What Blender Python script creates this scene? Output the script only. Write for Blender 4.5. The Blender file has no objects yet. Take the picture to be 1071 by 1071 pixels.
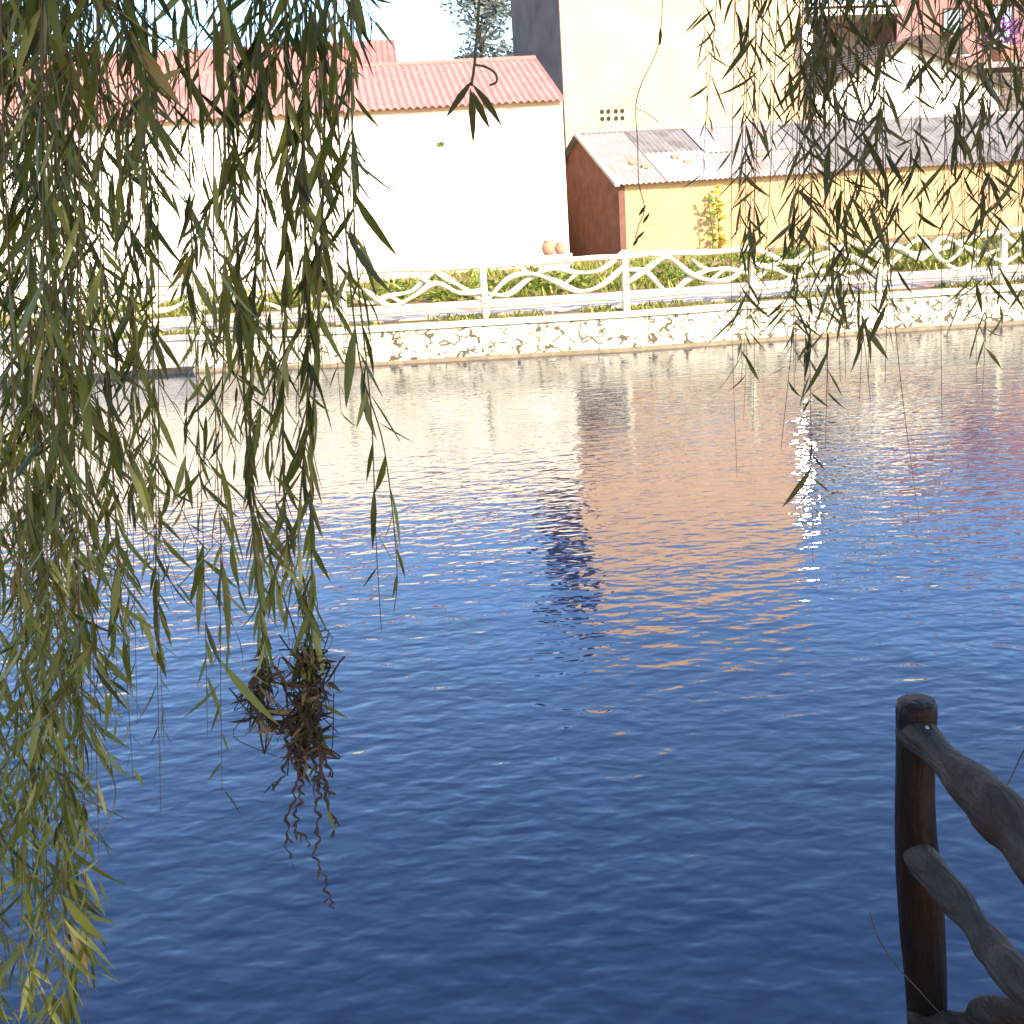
import bpy, math, random
import numpy as np
from mathutils import Vector, Matrix
random.seed(7); rng = np.random.default_rng(11)
R = math.radians
sc = bpy.context.scene
col = sc.collection

# ------------------------------------------------------------------ camera
F, W = 1148.0, 1071.0
H = 2.95
PITCH = math.atan((535.5-220)/F); ROLL = R(3.8)
fwd = Vector((0, math.cos(PITCH), -math.sin(PITCH)))
up0 = Vector((0, math.sin(PITCH), math.cos(PITCH)))
rt0 = Vector((1, 0, 0))
rt = rt0*math.cos(ROLL) - up0*math.sin(ROLL)
up = rt0*math.sin(ROLL) + up0*math.cos(ROLL)
CAM = Vector((0, 0, H))
cd = bpy.data.cameras.new("camera"); cam = bpy.data.objects.new("camera", cd); col.objects.link(cam)
m3 = Matrix((rt, up, -fwd)).transposed()
cam.matrix_world = Matrix.Translation(CAM) @ m3.to_4x4()
cd.sensor_width = 36; cd.lens = F/W*36; cd.clip_start = .05; cd.clip_end = 3000
sc.camera = cam

def ray(px, py):
    return fwd*F + rt*(px-W/2) - up*(py-W/2)
def at(px, py, Y):            # point on the vertical plane y = Y
    d = ray(px, py); return CAM + d*(Y/d.y)
def atz(px, py, z):           # point on the level z
    d = ray(px, py); return CAM + d*((z-H)/d.z)

# ------------------------------------------------------------------ materials
def mat(name, c1, c2=None, scale=4., rough=.8, bump=0., bscale=30., spec=.3, stretch=(1,1,1), c3=None, c3pos=.62, c3scale=1.2, detail=6, bdist=.01):
    m = bpy.data.materials.new(name); m.use_nodes = True
    nt = m.node_tree; b = nt.nodes['Principled BSDF']
    b.inputs['Roughness'].default_value = rough
    b.inputs['Specular IOR Level'].default_value = spec
    tc = nt.nodes.new('ShaderNodeTexCoord'); mp = nt.nodes.new('ShaderNodeMapping')
    mp.inputs['Scale'].default_value = stretch
    nt.links.new(tc.outputs['Object'], mp.inputs['Vector'])
    c2 = c2 or c1
    n = nt.nodes.new('ShaderNodeTexNoise'); n.inputs['Scale'].default_value = scale; n.inputs['Detail'].default_value = detail
    n.inputs['Roughness'].default_value = .62
    nt.links.new(mp.outputs[0], n.inputs['Vector'])
    r = nt.nodes.new('ShaderNodeValToRGB')
    r.color_ramp.elements[0].position = .32; r.color_ramp.elements[1].position = .68
    r.color_ramp.elements[0].color = (*c1, 1); r.color_ramp.elements[1].color = (*c2, 1)
    nt.links.new(n.outputs['Fac'], r.inputs['Fac'])
    out = r.outputs['Color']
    if c3:
        n3 = nt.nodes.new('ShaderNodeTexNoise'); n3.inputs['Scale'].default_value = c3scale; n3.inputs['Detail'].default_value = 5
        nt.links.new(mp.outputs[0], n3.inputs['Vector'])
        mr = nt.nodes.new('ShaderNodeMapRange'); mr.inputs['From Min'].default_value = c3pos-.06; mr.inputs['From Max'].default_value = c3pos+.06
        nt.links.new(n3.outputs['Fac'], mr.inputs['Value'])
        mx = nt.nodes.new('ShaderNodeMix'); mx.data_type = 'RGBA'
        nt.links.new(mr.outputs[0], mx.inputs['Factor']); nt.links.new(out, mx.inputs['A']); mx.inputs['B'].default_value = (*c3, 1)
        out = mx.outputs['Result']
    nt.links.new(out, b.inputs['Base Color'])
    if bump:
        nb = nt.nodes.new('ShaderNodeTexNoise'); nb.inputs['Scale'].default_value = bscale; nb.inputs['Detail'].default_value = 4
        nt.links.new(mp.outputs[0], nb.inputs['Vector'])
        bp = nt.nodes.new('ShaderNodeBump'); bp.inputs['Strength'].default_value = bump; bp.inputs['Distance'].default_value = bdist
        nt.links.new(nb.outputs['Fac'], bp.inputs['Height']); nt.links.new(bp.outputs[0], b.inputs['Normal'])
    return m

def leaf_mat(name, stops, transl=.35, rough=.45, spec=.35):
    m = bpy.data.materials.new(name); m.use_nodes = True
    nt = m.node_tree; b = nt.nodes['Principled BSDF']; o = nt.nodes['Material Output']
    a = nt.nodes.new('ShaderNodeAttribute'); a.attribute_name = 'tone'
    r = nt.nodes.new('ShaderNodeValToRGB')
    els = r.color_ramp.elements
    els[0].position = stops[0][0]; els[0].color = (*stops[0][1], 1)
    els[1].position = stops[-1][0]; els[1].color = (*stops[-1][1], 1)
    for p, c in stops[1:-1]:
        e = els.new(p); e.color = (*c, 1)
    nt.links.new(a.outputs['Fac'], r.inputs['Fac'])
    nt.links.new(r.outputs['Color'], b.inputs['Base Color'])
    b.inputs['Roughness'].default_value = rough; b.inputs['Specular IOR Level'].default_value = spec
    t = nt.nodes.new('ShaderNodeBsdfTranslucent'); nt.links.new(r.outputs['Color'], t.inputs['Color'])
    mx = nt.nodes.new('ShaderNodeMixShader'); mx.inputs[0].default_value = transl
    nt.links.new(b.outputs[0], mx.inputs[1]); nt.links.new(t.outputs[0], mx.inputs[2]); nt.links.new(mx.outputs[0], o.inputs['Surface'])
    return m

# ------------------------------------------------------------------ mesh helper
class MB:
    def __init__(s): s.v = []; s.f = []; s.mi = []; s.sm = []; s.tone = {}
    def add(s, vs, fs, mi=0, smooth=False):
        b = len(s.v); s.v += [tuple(v) for v in vs]
        for f in fs: s.f.append([i+b for i in f]); s.mi.append(mi); s.sm.append(smooth)
        return b
    def quad(s, a, b, c, d, mi=0): s.add([a, b, c, d], [(0,1,2,3)], mi)
    def prism(s, ring, ext, mi=0):          # polygon ring extruded along ext
        n = len(ring); ring = [Vector(p) for p in ring]; ext = Vector(ext)
        vs = ring+[p+ext for p in ring]
        fs = [tuple(range(n))[::-1], tuple(range(n, 2*n))]+[(i, (i+1) % n, n+(i+1) % n, n+i) for i in range(n)]
        s.add(vs, fs, mi)
    def box(s, o, a, b, c, mi=0):           # corner o, edge vectors
        o, a, b, c = map(Vector, (o, a, b, c))
        s.prism([o, o+a, o+a+b, o+b], c, mi)
    def tube(s, pts, rad, seg=8, mi=0, wob=0., cap=True, rnd=None, sq=None):
        pts = [Vector(p) for p in pts]; n = len(pts)
        if not hasattr(rad, '__len__'): rad = [rad]*n
        rnd = rnd or random
        t0 = (pts[1]-pts[0]).normalized()
        ref = Vector((0, 0, 1)) if abs(t0.z) < .9 else Vector((1, 0, 0))
        a = t0.cross(ref).normalized(); vs = []
        ph = [rnd.uniform(0, 6.28) for _ in range(4)]
        for i, p in enumerate(pts):
            t = (pts[min(i+1, n-1)]-pts[max(i-1, 0)])
            if t.length < 1e-9: t = t0
            t.normalize(); a = (a-t*a.dot(t)).normalized(); b = t.cross(a)
            for k in range(seg):
                th = 6.28318*k/seg
                r = rad[i]
                if wob: r *= 1+wob*(math.sin(2*th+ph[0]+i*.21)+.6*math.sin(3*th+ph[1]-i*.33)+.5*math.sin(5*th+ph[2]+i*.13))+rnd.uniform(-wob, wob)*.35
                vs.append(p+(a*math.cos(th)+b*math.sin(th))*r)
        fs = [(i*seg+k, i*seg+(k+1) % seg, (i+1)*seg+(k+1) % seg, (i+1)*seg+k) for i in range(n-1) for k in range(seg)]
        if cap: fs += [tuple(range(seg))[::-1], tuple((n-1)*seg+k for k in range(seg))]
        s.add(vs, fs, mi, True)
    def grid(s, fn, nu, nv, mi=0, smooth=True):
        vs = [fn(i/nu, j/nv) for j in range(nv+1) for i in range(nu+1)]
        fs = [(j*(nu+1)+i, j*(nu+1)+i+1, (j+1)*(nu+1)+i+1, (j+1)*(nu+1)+i) for j in range(nv) for i in range(nu)]
        s.add(vs, fs, mi, smooth)
    def leaf(s, p, d, w, L, Wd, tone, curv=.1, mi=0, fold=.25, side=0., st=((0,.06),(.18,.62),(.42,1.),(.7,.72),(.88,.32))):
        d = d.normalized(); w = (w-d*w.dot(d))
        if w.length < 1e-6: w = d.orthogonal()
        w.normalize(); n = d.cross(w)
        vs = []
        for (t, h) in st:
            c = p+d*(t*L)+n*(curv*L*t*t)+w*(side*L*t*t)
            vs += [c-w*(h*Wd*.5), c+n*(-fold*h*Wd*.5), c+w*(h*Wd*.5)]
        vs.append(p+d*L+n*(curv*L)+w*(side*L))
        k = len(st); fs = []
        for i in range(k-1):
            b = 3*i
            fs += [(b, b+1, b+4, b+3), (b+1, b+2, b+5, b+4)]
        b = 3*(k-1); fs += [(b, b+1, 3*k), (b+1, b+2, 3*k)]
        base = s.add(vs, fs, mi, True)
        for i in range(len(vs)): s.tone[base+i] = tone
    def build(s, name, mats, parent=None, loc=None):
        me = bpy.data.meshes.new(name)
        L = Vector(loc) if loc is not None else (Vector(parent.location) if parent is not None else Vector((0, 0, 0)))
        vs = [(v[0]-L.x, v[1]-L.y, v[2]-L.z) for v in s.v]
        me.from_pydata(vs, [], s.f)
        for m in (mats if isinstance(mats, (list, tuple)) else [mats]): me.materials.append(m)
        me.polygons.foreach_set('material_index', s.mi); me.polygons.foreach_set('use_smooth', s.sm)
        if s.tone:
            at_ = me.attributes.new('tone', 'FLOAT', 'POINT'); arr = np.full(len(vs), .5, dtype=np.float32)
            arr[list(s.tone.keys())] = list(s.tone.values()); at_.data.foreach_set('value', arr)
        me.update()
        o = bpy.data.objects.new(name, me); col.objects.link(o)
        if parent is not None: o.parent = parent
        else: o.location = L
        return o
def tag(o, label=None, cat=None, group=None, kind=None):
    if label: o['label'] = label
    if cat: o['category'] = cat
    if group: o['group'] = group
    if kind: o['kind'] = kind
    return o
def empty(name, loc, label, cat, group=None):
    o = bpy.data.objects.new(name, None); col.objects.link(o); o.location = Vector(loc); o.empty_display_size = .3
    return tag(o, label, cat, group)
# a child of a part keeps the coordinates of the thing, so a part sits at its thing's origin
def sub(mb, name, mats, part, thing):
    o = mb.build(name, mats, None, thing.location); o.location = (0, 0, 0); o.parent = part; return o

def spline(pts, n=6):
    pts = [Vector(p) for p in pts]; P = [pts[0]]+pts+[pts[-1]]; out = []
    for i in range(1, len(P)-2):
        a, b, c, d = P[i-1], P[i], P[i+1], P[i+2]
        for k in range(n):
            t = k/n
            out.append(.5*((2*b)+(c-a)*t+(2*a-5*b+4*c-d)*t*t+(3*b-a-3*c+d)*t**3))
    out.append(pts[-1]); return out

# ------------------------------------------------------------------ light and air
SUN_EL, SUN_AZ = R(33), R(146)           # azimuth clockwise from +Y: behind the camera, to the right
sd = Vector((math.sin(SUN_AZ)*math.cos(SUN_EL), math.cos(SUN_AZ)*math.cos(SUN_EL), math.sin(SUN_EL)))
w = bpy.data.worlds.new("World"); sc.world = w; w.use_nodes = True
nt = w.node_tree; bg = nt.nodes['Background']
sky = nt.nodes.new('ShaderNodeTexSky'); sky.sky_type = 'NISHITA'; sky.sun_disc = False
sky.sun_elevation = SUN_EL; sky.sun_rotation = SUN_AZ; sky.air_density = 1.1; sky.dust_density = 1.2; sky.ozone_density = 4.5
nt.links.new(sky.outputs[0], bg.inputs[0]); bg.inputs[1].default_value = .15
ld = bpy.data.lights.new("sun", 'SUN'); lo = bpy.data.objects.new("sun", ld); col.objects.link(lo)
ld.energy = 3.0; ld.angle = R(.5); ld.color = (1, .86, .66)
lo.rotation_euler = sd.to_track_quat('Z', 'Y').to_euler(); lo.location = (6, -8, 12)
sc.view_settings.view_transform = 'Standard'; sc.view_settings.look = 'None'; sc.view_settings.exposure = 1.9; sc.view_settings.gamma = 1

# ------------------------------------------------------------------ palette
M_white = mat('white_plaster', (.76, .68, .53), (.84, .77, .63), 1.5, .9, .2, 18, .2, c3=(.56, .46, .33), c3pos=.64, c3scale=.45)
M_cream = mat('cream_plaster', (.52, .345, .195), (.59, .41, .245), .7, .9, .2, 14, .2, c3=(.43, .28, .17), c3pos=.66, c3scale=.5)
M_sidewall = mat('side_wall_shade', (.105, .09, .08), (.165, .145, .13), 1.1, .9, .3, 14, .2)  # shade of the unlit side put into a dark colour
M_ochre = mat('ochre_plaster', (.43, .275, .13), (.48, .33, .165), 1.1, .92, .3, 20, .2, c3=(.46, .245, .135), c3pos=.54, c3scale=.5)
M_brick = mat('earth_gable', (.13, .058, .042), (.19, .09, .064), 2.5, .95, .5, 26, .1)
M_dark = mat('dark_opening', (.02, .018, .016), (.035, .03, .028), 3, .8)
M_redroof = mat('red_roof_sheet', (.35, .155, .125), (.43, .21, .17), 2.2, .7, .2, 12, .3, c3=(.42, .20, .17), c3pos=.6, c3scale=2.5)
M_redroof2 = mat('faded_red_roof', (.32, .125, .10), (.40, .175, .145), 2., .75, .2, 12, .3)
M_cement = mat('fibre_cement', (.235, .20, .185), (.31, .27, .25), 2.2, .85, .3, 18, .2, c3=(.30, .20, .17), c3pos=.6, c3scale=1.2)
M_cementd = mat('weathered_cement', (.165, .145, .138), (.225, .20, .19), 2.0, .85, .3, 18, .2, c3=(.13, .115, .105), c3pos=.58, c3scale=1.3)
M_pale = mat('pale_plastic_sheet', (.33, .295, .28), (.42, .375, .355), 1.6, .5, .1, 10)
M_tile = mat('brown_roof_tile', (.10, .075, .06), (.17, .13, .10), 3, .85, .3, 18, .2)
M_timber = mat('dark_timber', (.05, .035, .025), (.09, .06, .04), 5, .8, .3, 30)
M_tan = mat('tan_plaster', (.26, .19, .13), (.34, .25, .18), 1.2, .9, .2, 16, .2)
M_steel = mat('polished_steel', (.85, .85, .85), (.9, .9, .9), 3, .27)
M_steel.node_tree.nodes['Principled BSDF'].inputs['Metallic'].default_value = 1
M_pink = mat('salmon_wall', (.25, .125, .105), (.31, .16, .135), 1.5, .9, .1, 20, .2)
M_concrete = mat('path_concrete', (.46, .37, .31), (.56, .46, .39), 1.4, .95, .3, 25, 0, c3=(.30, .20, .16), c3pos=.6, c3scale=.8)
M_soil = mat('soil', (.22, .13, .085), (.36, .23, .16), 1.5, .98, .6, 14, 0, c3=(.16, .15, .05), c3pos=.55, c3scale=1.8)
M_stone = None
M_fence = mat('cream_fence_paint', (.50, .45, .30), (.60, .55, .38), 6, .7, .25, 25, .3)
M_foot = mat('wet_footing', (.16, .12, .07), (.26, .20, .12), 5, .7, .4, 25)
M_shade_plinth = mat('wall_shade_and_plinth_grey', (.30, .28, .25), (.40, .37, .33), 2, .9, .4, 12)  # plinth grey; on the left retaining wall it stands in for shade
M_clay = mat('clay', (.40, .17, .10), (.5, .24, .15), 6, .8)
M_bark = mat('willow_bark', (.07, .05, .035), (.13, .10, .07), 8, .9, .8, 30, .2, (3, 3, .6))
M_twig = mat('willow_twig', (.075, .065, .022), (.12, .085, .035), 30, .6)
M_rtwig = mat('reddish_twig', (.11, .055, .02), (.15, .085, .03), 30, .6)
M_dry = mat('dry_debris', (.028, .016, .011), (.07, .038, .022), 40, .8, .5, 80)
M_dryl = mat('dry_leaf', (.08, .05, .026), (.18, .12, .06), 30, .8)
M_metal = mat('grey_metal', (.35, .36, .38), (.42, .43, .45), 4, .4)

# stone wall: big pale stones with dark uneven joints, in relief
def stone_mat():
    m = bpy.data.materials.new('rubble_stone'); m.use_nodes = True; nt = m.node_tree; b = nt.nodes['Principled BSDF']
    tc = nt.nodes.new('ShaderNodeTexCoord')
    mp = nt.nodes.new('ShaderNodeMapping'); mp.inputs['Scale'].default_value = (1, .25, 1.7)
    nt.links.new(tc.outputs['Object'], mp.inputs['Vector'])
    nz = nt.nodes.new('ShaderNodeTexNoise'); nz.inputs['Scale'].default_value = 4; nt.links.new(mp.outputs[0], nz.inputs['Vector'])
    ad = nt.nodes.new('ShaderNodeMix'); ad.data_type = 'VECTOR'; ad.inputs['Factor'].default_value = .16
    nt.links.new(mp.outputs[0], ad.inputs['A']); nt.links.new(nz.outputs['Color'], ad.inputs['B'])
    v = nt.nodes.new('ShaderNodeTexVoronoi'); v.feature = 'DISTANCE_TO_EDGE'; v.inputs['Scale'].default_value = 5.2
    v2 = nt.nodes.new('ShaderNodeTexVoronoi'); v2.inputs['Scale'].default_value = 5.2
    for q in (v, v2): nt.links.new(ad.outputs['Result'], q.inputs['Vector'])
    n2 = nt.nodes.new('ShaderNodeTexNoise'); n2.inputs['Scale'].default_value = 4.5; nt.links.new(tc.outputs['Object'], n2.inputs['Vector'])
    # joint width varies along the wall: much of the mortar is flush and pale
    jr = nt.nodes.new('ShaderNodeMapRange'); jr.inputs['From Min'].default_value = .47; jr.inputs['From Max'].default_value = .67; jr.inputs['To Min'].default_value = 0; jr.inputs['To Max'].default_value = .13
    nt.links.new(n2.outputs['Fac'], jr.inputs['Value'])
    lt = nt.nodes.new('ShaderNodeMath'); lt.operation = 'LESS_THAN'; nt.links.new(v.outputs['Distance'], lt.inputs[0]); nt.links.new(jr.outputs[0], lt.inputs[1])
    rp = nt.nodes.new('ShaderNodeValToRGB'); rp.color_ramp.elements[0].color = (.38, .32, .21, 1); rp.color_ramp.elements[1].color = (.60, .54, .40, 1)
    sp = nt.nodes.new('ShaderNodeSeparateColor'); nt.links.new(v2.outputs['Color'], sp.inputs[0]); nt.links.new(sp.outputs[0], rp.inputs['Fac'])
    mx = nt.nodes.new('ShaderNodeMix'); mx.data_type = 'RGBA'; nt.links.new(lt.outputs[0], mx.inputs['Factor']); nt.links.new(rp.outputs['Color'], mx.inputs['A']); mx.inputs['B'].default_value = (.09, .07, .038, 1)
    nt.links.new(mx.outputs['Result'], b.inputs['Base Color']); b.inputs['Roughness'].default_value = .95
    bp = nt.nodes.new('ShaderNodeBump'); bp.inputs['Distance'].default_value = .05; bp.inputs['Strength'].default_value = .6
    mn = nt.nodes.new('ShaderNodeMath'); mn.operation = 'MINIMUM'; mn.inputs[1].default_value = .15; nt.links.new(v.outputs['Distance'], mn.inputs[0])
    nt.links.new(mn.outputs[0], bp.inputs['Height']); nt.links.new(bp.outputs[0], b.inputs['Normal'])
    return m
M_stone = stone_mat()

# ------------------------------------------------------------------ water
def water_mat():
    m = bpy.data.materials.new('pond_water'); m.use_nodes = True; nt = m.node_tree; b = nt.nodes['Principled BSDF']
    b.inputs['Base Color'].default_value = (.0013, .009, .040, 1); b.inputs['Roughness'].default_value = .035
    b.inputs['IOR'].default_value = 1.7; b.inputs['Specular IOR Level'].default_value = .5
    tc = nt.nodes.new('ShaderNodeTexCoord')
    def layer(scale, rot, dist, detail, sx=1., sy=2.):
        mp = nt.nodes.new('ShaderNodeMapping'); mp.inputs['Scale'].default_value = (sx, sy, 1); mp.inputs['Rotation'].default_value = (0, 0, R(rot))
        nt.links.new(tc.outputs['Object'], mp.inputs['Vector'])
        n = nt.nodes.new('ShaderNodeTexNoise'); n.inputs['Scale'].default_value = scale; n.inputs['Detail'].default_value = detail; n.inputs['Roughness'].default_value = .45
        n.inputs['Distortion'].default_value = .3
        nt.links.new(mp.outputs[0], n.inputs['Vector'])
        x = nt.nodes.new('ShaderNodeMath'); x.operation = 'MULTIPLY'; x.inputs[1].default_value = dist; nt.links.new(n.outputs['Fac'], x.inputs[0]); return x.outputs[0]
    ls = [layer(1.3, 14, .009, 1, 1, 1.8), layer(4.0, -6, .0102, 1, 1, 1.7), layer(8.0, 18, .0042, 1, 1, 1.6)]
    s = ls[0]
    for l in ls[1:]:
        a = nt.nodes.new('ShaderNodeMath'); a.operation = 'ADD'; nt.links.new(s, a.inputs[0]); nt.links.new(l, a.inputs[1]); s = a.outputs[0]
    # wind patches, and calmer water in the lee of the far bank
    wp = nt.nodes.new('ShaderNodeTexNoise'); wp.inputs['Scale'].default_value = .35; wp.inputs['Detail'].default_value = 2; nt.links.new(tc.outputs['Object'], wp.inputs['Vector'])
    w1 = nt.nodes.new('ShaderNodeMapRange'); w1.inputs['From Min'].default_value = .3; w1.inputs['From Max'].default_value = .7; w1.inputs['To Min'].default_value = .72; w1.inputs['To Max'].default_value = 1.25
    nt.links.new(wp.outputs['Fac'], w1.inputs['Value'])
    sx_ = nt.nodes.new('ShaderNodeSeparateXYZ'); nt.links.new(tc.outputs['Object'], sx_.inputs[0])
    w2 = nt.nodes.new('ShaderNodeMapRange'); w2.inputs['From Min'].default_value = 4; w2.inputs['From Max'].default_value = 15; w2.inputs['To Min'].default_value = 1.45; w2.inputs['To Max'].default_value = .82
    nt.links.new(sx_.outputs['Y'], w2.inputs['Value'])
    for q in (w1, w2):
        a = nt.nodes.new('ShaderNodeMath'); a.operation = 'MULTIPLY'; nt.links.new(s, a.inputs[0]); nt.links.new(q.outputs[0], a.inputs[1]); s = a.outputs[0]
    bp = nt.nodes.new('ShaderNodeBump'); bp.inputs['Distance'].default_value = 1.; bp.inputs['Strength'].default_value = .8
    nt.links.new(s, bp.inputs['Height']); nt.links.new(bp.outputs[0], b.inputs['Normal'])
    return m
mb = MB(); mb.quad((-80, -30, 0), (80, -30, 0), (80, 60, 0), (-80, 60, 0))
tag(mb.build('water', water_mat()), kind='structure')

# ------------------------------------------------------------------ far bank
wl_px = [(-260, 424), (0, 404), (187, 389.5), (382, 382), (651, 367), (942, 346), (1071, 338), (1330, 322)]
wl = [atz(x, y, 0) for x, y in wl_px]
WX = [p.x for p in wl]; WY = [p.y for p in wl]
def bank(x): return float(np.interp(x, WX, WY)) if WX[0] < x < WX[-1] else (WY[0] if x <= WX[0] else WY[-1])
TOP = .77
def gz(d): return float(np.interp(d, [0, 4, 7, 10, 60], [TOP-.03, .82, .95, 1.25, 1.3]))
xs = np.linspace(-34, 34, 86); ds = [.12, .5, 1, 1.5, 2, 3, 4, 5, 6, 7, 8, 9, 10, 14, 25, 60, 150, 400]
mb = MB(); nx = len(xs); vs = []
for d in ds:
    for x in xs: vs.append((x*(1+max(0, d-14)*.05), bank(x)+d, gz(d)+(random.uniform(-.02, .02) if 1 < d < 12 else 0)))
mb.add(vs, [(j*nx+i, j*nx+i+1, (j+1)*nx+i+1, (j+1)*nx+i) for j in range(len(ds)-1) for i in range(nx-1)], 0, True)
tag(mb.build('ground', M_soil), kind='structure')
mb = MB(); pds = [1.2, 1.8, 2.4, 3.0, 3.6, 4.4]
vs = [(x, bank(x)+d, gz(d)+.035) for d in pds for x in xs]
mb.add(vs, [(j*nx+i, j*nx+i+1, (j+1)*nx+i+1, (j+1)*nx+i) for j in range(len(pds)-1) for i in range(nx-1)], 0, True)
for e in (0, len(pds)-1):            # kerb faces of the path
    k = e*nx; mb.add([v for i in range(nx) for v in (vs[k+i], (vs[k+i][0], vs[k+i][1], vs[k+i][2]-.12))], [(2*i, 2*i+1, 2*i+3, 2*i+2) for i in range(nx-1)])
tag(mb.build('path', M_concrete), kind='structure')

# retaining wall
def wallstrip(x0, x1, prof, mats, name, parent, n=160, jit=.0):
    mb = MB(); X = np.linspace(x0, x1, n)
    vs = []
    for (dy, z) in prof:
        for x in X: vs.append((x, bank(x)+dy+random.uniform(-jit, jit), z+random.uniform(-jit, jit)*.5))
    mb.add(vs, [(j*n+i, j*n+i+1, (j+1)*n+i+1, (j+1)*n+i) for j in range(len(prof)-1) for i in range(n-1)], 0, False)
    return mb.build(name, mats, parent)
XS = atz(205, 389, 0).x
rw = empty('retaining_wall', (XS, bank(XS), 0), 'low pale rubble stone retaining wall along the far water edge', 'wall')
wallstrip(XS, 30, [(0, -.4), (.0, .1), (.03, .3), (.05, .5), (.07, TOP-.09)], M_stone, 'stone_face', rw, 300, .008)
wallstrip(XS, 30, [(.02, TOP-.09), (.02, TOP-.01), (.05, TOP), (.34, TOP+.01), (.34, TOP-.2)], M_fence, 'coping', rw, 160, .006)
wallstrip(XS, 30, [(-.16, -.3), (-.15, .035), (-.10, .055), (.03, .065)], M_foot, 'footing', rw, 200, .012)
gw = empty('retaining_wall', (-20, bank(-20), 0), 'retaining wall behind the dense willow curtain, its shade painted in grey', 'wall')
wallstrip(-32, XS-.01, [(0, -.4), (.02, .3), (.05, TOP-.08)], M_shade_plinth, 'wall_face', gw, 120, .01)
wallstrip(-32, XS-.01, [(.01, TOP-.08), (.01, TOP), (.34, TOP+.01), (.34, TOP-.2)], M_shade_plinth, 'coping', gw, 120, .006)
wallstrip(-32, XS-.01, [(-.22, -.3), (-.2, .09), (-.12, .11), (.03, .12)], M_dark, 'footing', gw, 120, .012)  # dark waterline strip: shadow of the left bank put into its colour

# ------------------------------------------------------------------ branch fence
fpx = [(-92, 365), (58, 356), (210, 347), (361, 338.5), (508, 330), (655, 320.5), (787, 311), (918, 303), (1048, 296), (1180, 288)]
fp = []
for px, py in fpx:
    p = at(px, py, 22.8); d = .62
    # walk to the point of that column standing 0.62 m behind the wall's face
    for _ in range(8): p = at(px, py, bank(p.x)+d)
    fp.append(Vector((p.x, p.y, gz(d)-.03)))
fence = empty('branch_fence', fp[4], 'cream painted rustic fence of wavy branch shaped rails on the far bank', 'fence')
FH = 1.2
rnd = random.Random(5)
for p in fp:
    mb = MB(); h = FH+rnd.uniform(.02, .08)
    mb.tube([p+Vector((rnd.uniform(-.01, .01), 0, z)) for z in np.linspace(-.1, h, 8)], [.085, .083, .08, .08, .078, .08, .078, .06], 10, 0, .05, rnd=rnd)
    mb.build('post', M_fence, fence)
for i in range(len(fp)-1):
    a, b = fp[i], fp[i+1]
    def P(t, z, o=0.): return a.lerp(b, t)+Vector((0, -o, z))
    if i != 6 and i != 7:
        mb = MB(); mb.tube(spline([P(0, FH-.06), P(.3, FH-.05+rnd.uniform(-.03, .03)), P(.7, FH-.06+rnd.uniform(-.03, .03)), P(1, FH-.06)], 5), [.06+rnd.uniform(-.006, .008) for _ in range(16)], 8, 0, .06, rnd=rnd)
        mb.build('top_rail', M_fence, fence)
    else:
        mb = MB(); mb.tube(spline([P(0, FH-.06 if i == 6 else FH-.3), P(.12, FH-.2), P(.3, FH-.42), P(.55, FH-.3), P(.8, FH-.12), P(1, FH-.3 if i == 6 else FH-.08)], 5), .058, 8, 0, .06, rnd=rnd)
        mb.build('top_rail', M_fence, fence)
    mb = MB(); mb.tube([P(t, .3+.015*math.sin(6*t+i)) for t in np.linspace(0, 1, 9)], .042, 8, 0, .05, rnd=rnd); mb.build('bottom_rail', M_fence, fence)
    zs = [[.45, .62, .92, .98, .78, .88, 1.1], [.95, .72, .5, .62, .86, .7, .5], [.5, .85, 1.02, .7, .55, .6, .9]]
    for k, zz in enumerate(rnd.sample(zs, 2)):
        if rnd.random() < .5: zz = zz[::-1]
        mb = MB(); pts = [P(q/6, z+rnd.uniform(-.15, .15), (.05 if k else -.03)) for q, z in enumerate(zz)]
        mb.tube(spline(pts, 6), [.052+.014*math.sin(j*.5+i) for j in range(37)], 8, 0, .08, rnd=rnd)
        # forks off the wavy branch
        for q in (2, 4):
            s0 = pts[q]; e = s0+(b-a)*(.14*(1 if rnd.random() < .5 else -1))+Vector((0, 0, rnd.choice([-.3, .25])))
            e.z = min(max(e.z, p.z+.3), p.z+1.15)
            mb.tube(spline([s0, s0.lerp(e, .5)+Vector((0, 0, rnd.uniform(-.06, .06))), e], 4), [.045-.002*j for j in range(9)], 7, 0, .06, rnd=rnd)
        mb.build('branch_rail', M_fence, fence)

# ------------------------------------------------------------------ planting
G_leaf = leaf_mat('garden_leaf', [(0, (.05, .09, .01)), (.5, (.20, .27, .03)), (1, (.36, .38, .07))], .3)
G_grass = leaf_mat('grass_blade', [(0, (.10, .13, .015)), (.5, (.26, .28, .035)), (1, (.42, .36, .12))], .3)
def blades(name, rows, dens, hmin, hmax, x0=-20, x1=17, patch=0.35):
    mb = MB(); r_ = random.Random(len(name)+int(dens))
    for _ in range(int(dens)):
        x = r_.uniform(x0, x1); d = r_.uniform(*rows)
        if math.sin(x*1.7+d*3)+.6*math.sin(x*4.1-d)+.4*math.sin(x*.6) < patch-.6: continue
        p = Vector((x, bank(x)+d, gz(d)-.01)); th = r_.uniform(0, 6.28)
        dr = Vector((math.cos(th)*.6, math.sin(th)*.6, 1)); L = r_.uniform(hmin, hmax)
        mb.leaf(p, dr, Vector((-math.sin(th), math.cos(th), 0)), L, L*.14+.012, r_.random(), r_.uniform(-.5, .1), st=((0, .7), (.5, 1.), (.8, .6)))
    return tag(mb.build(name, G_grass), kind='stuff')
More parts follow.
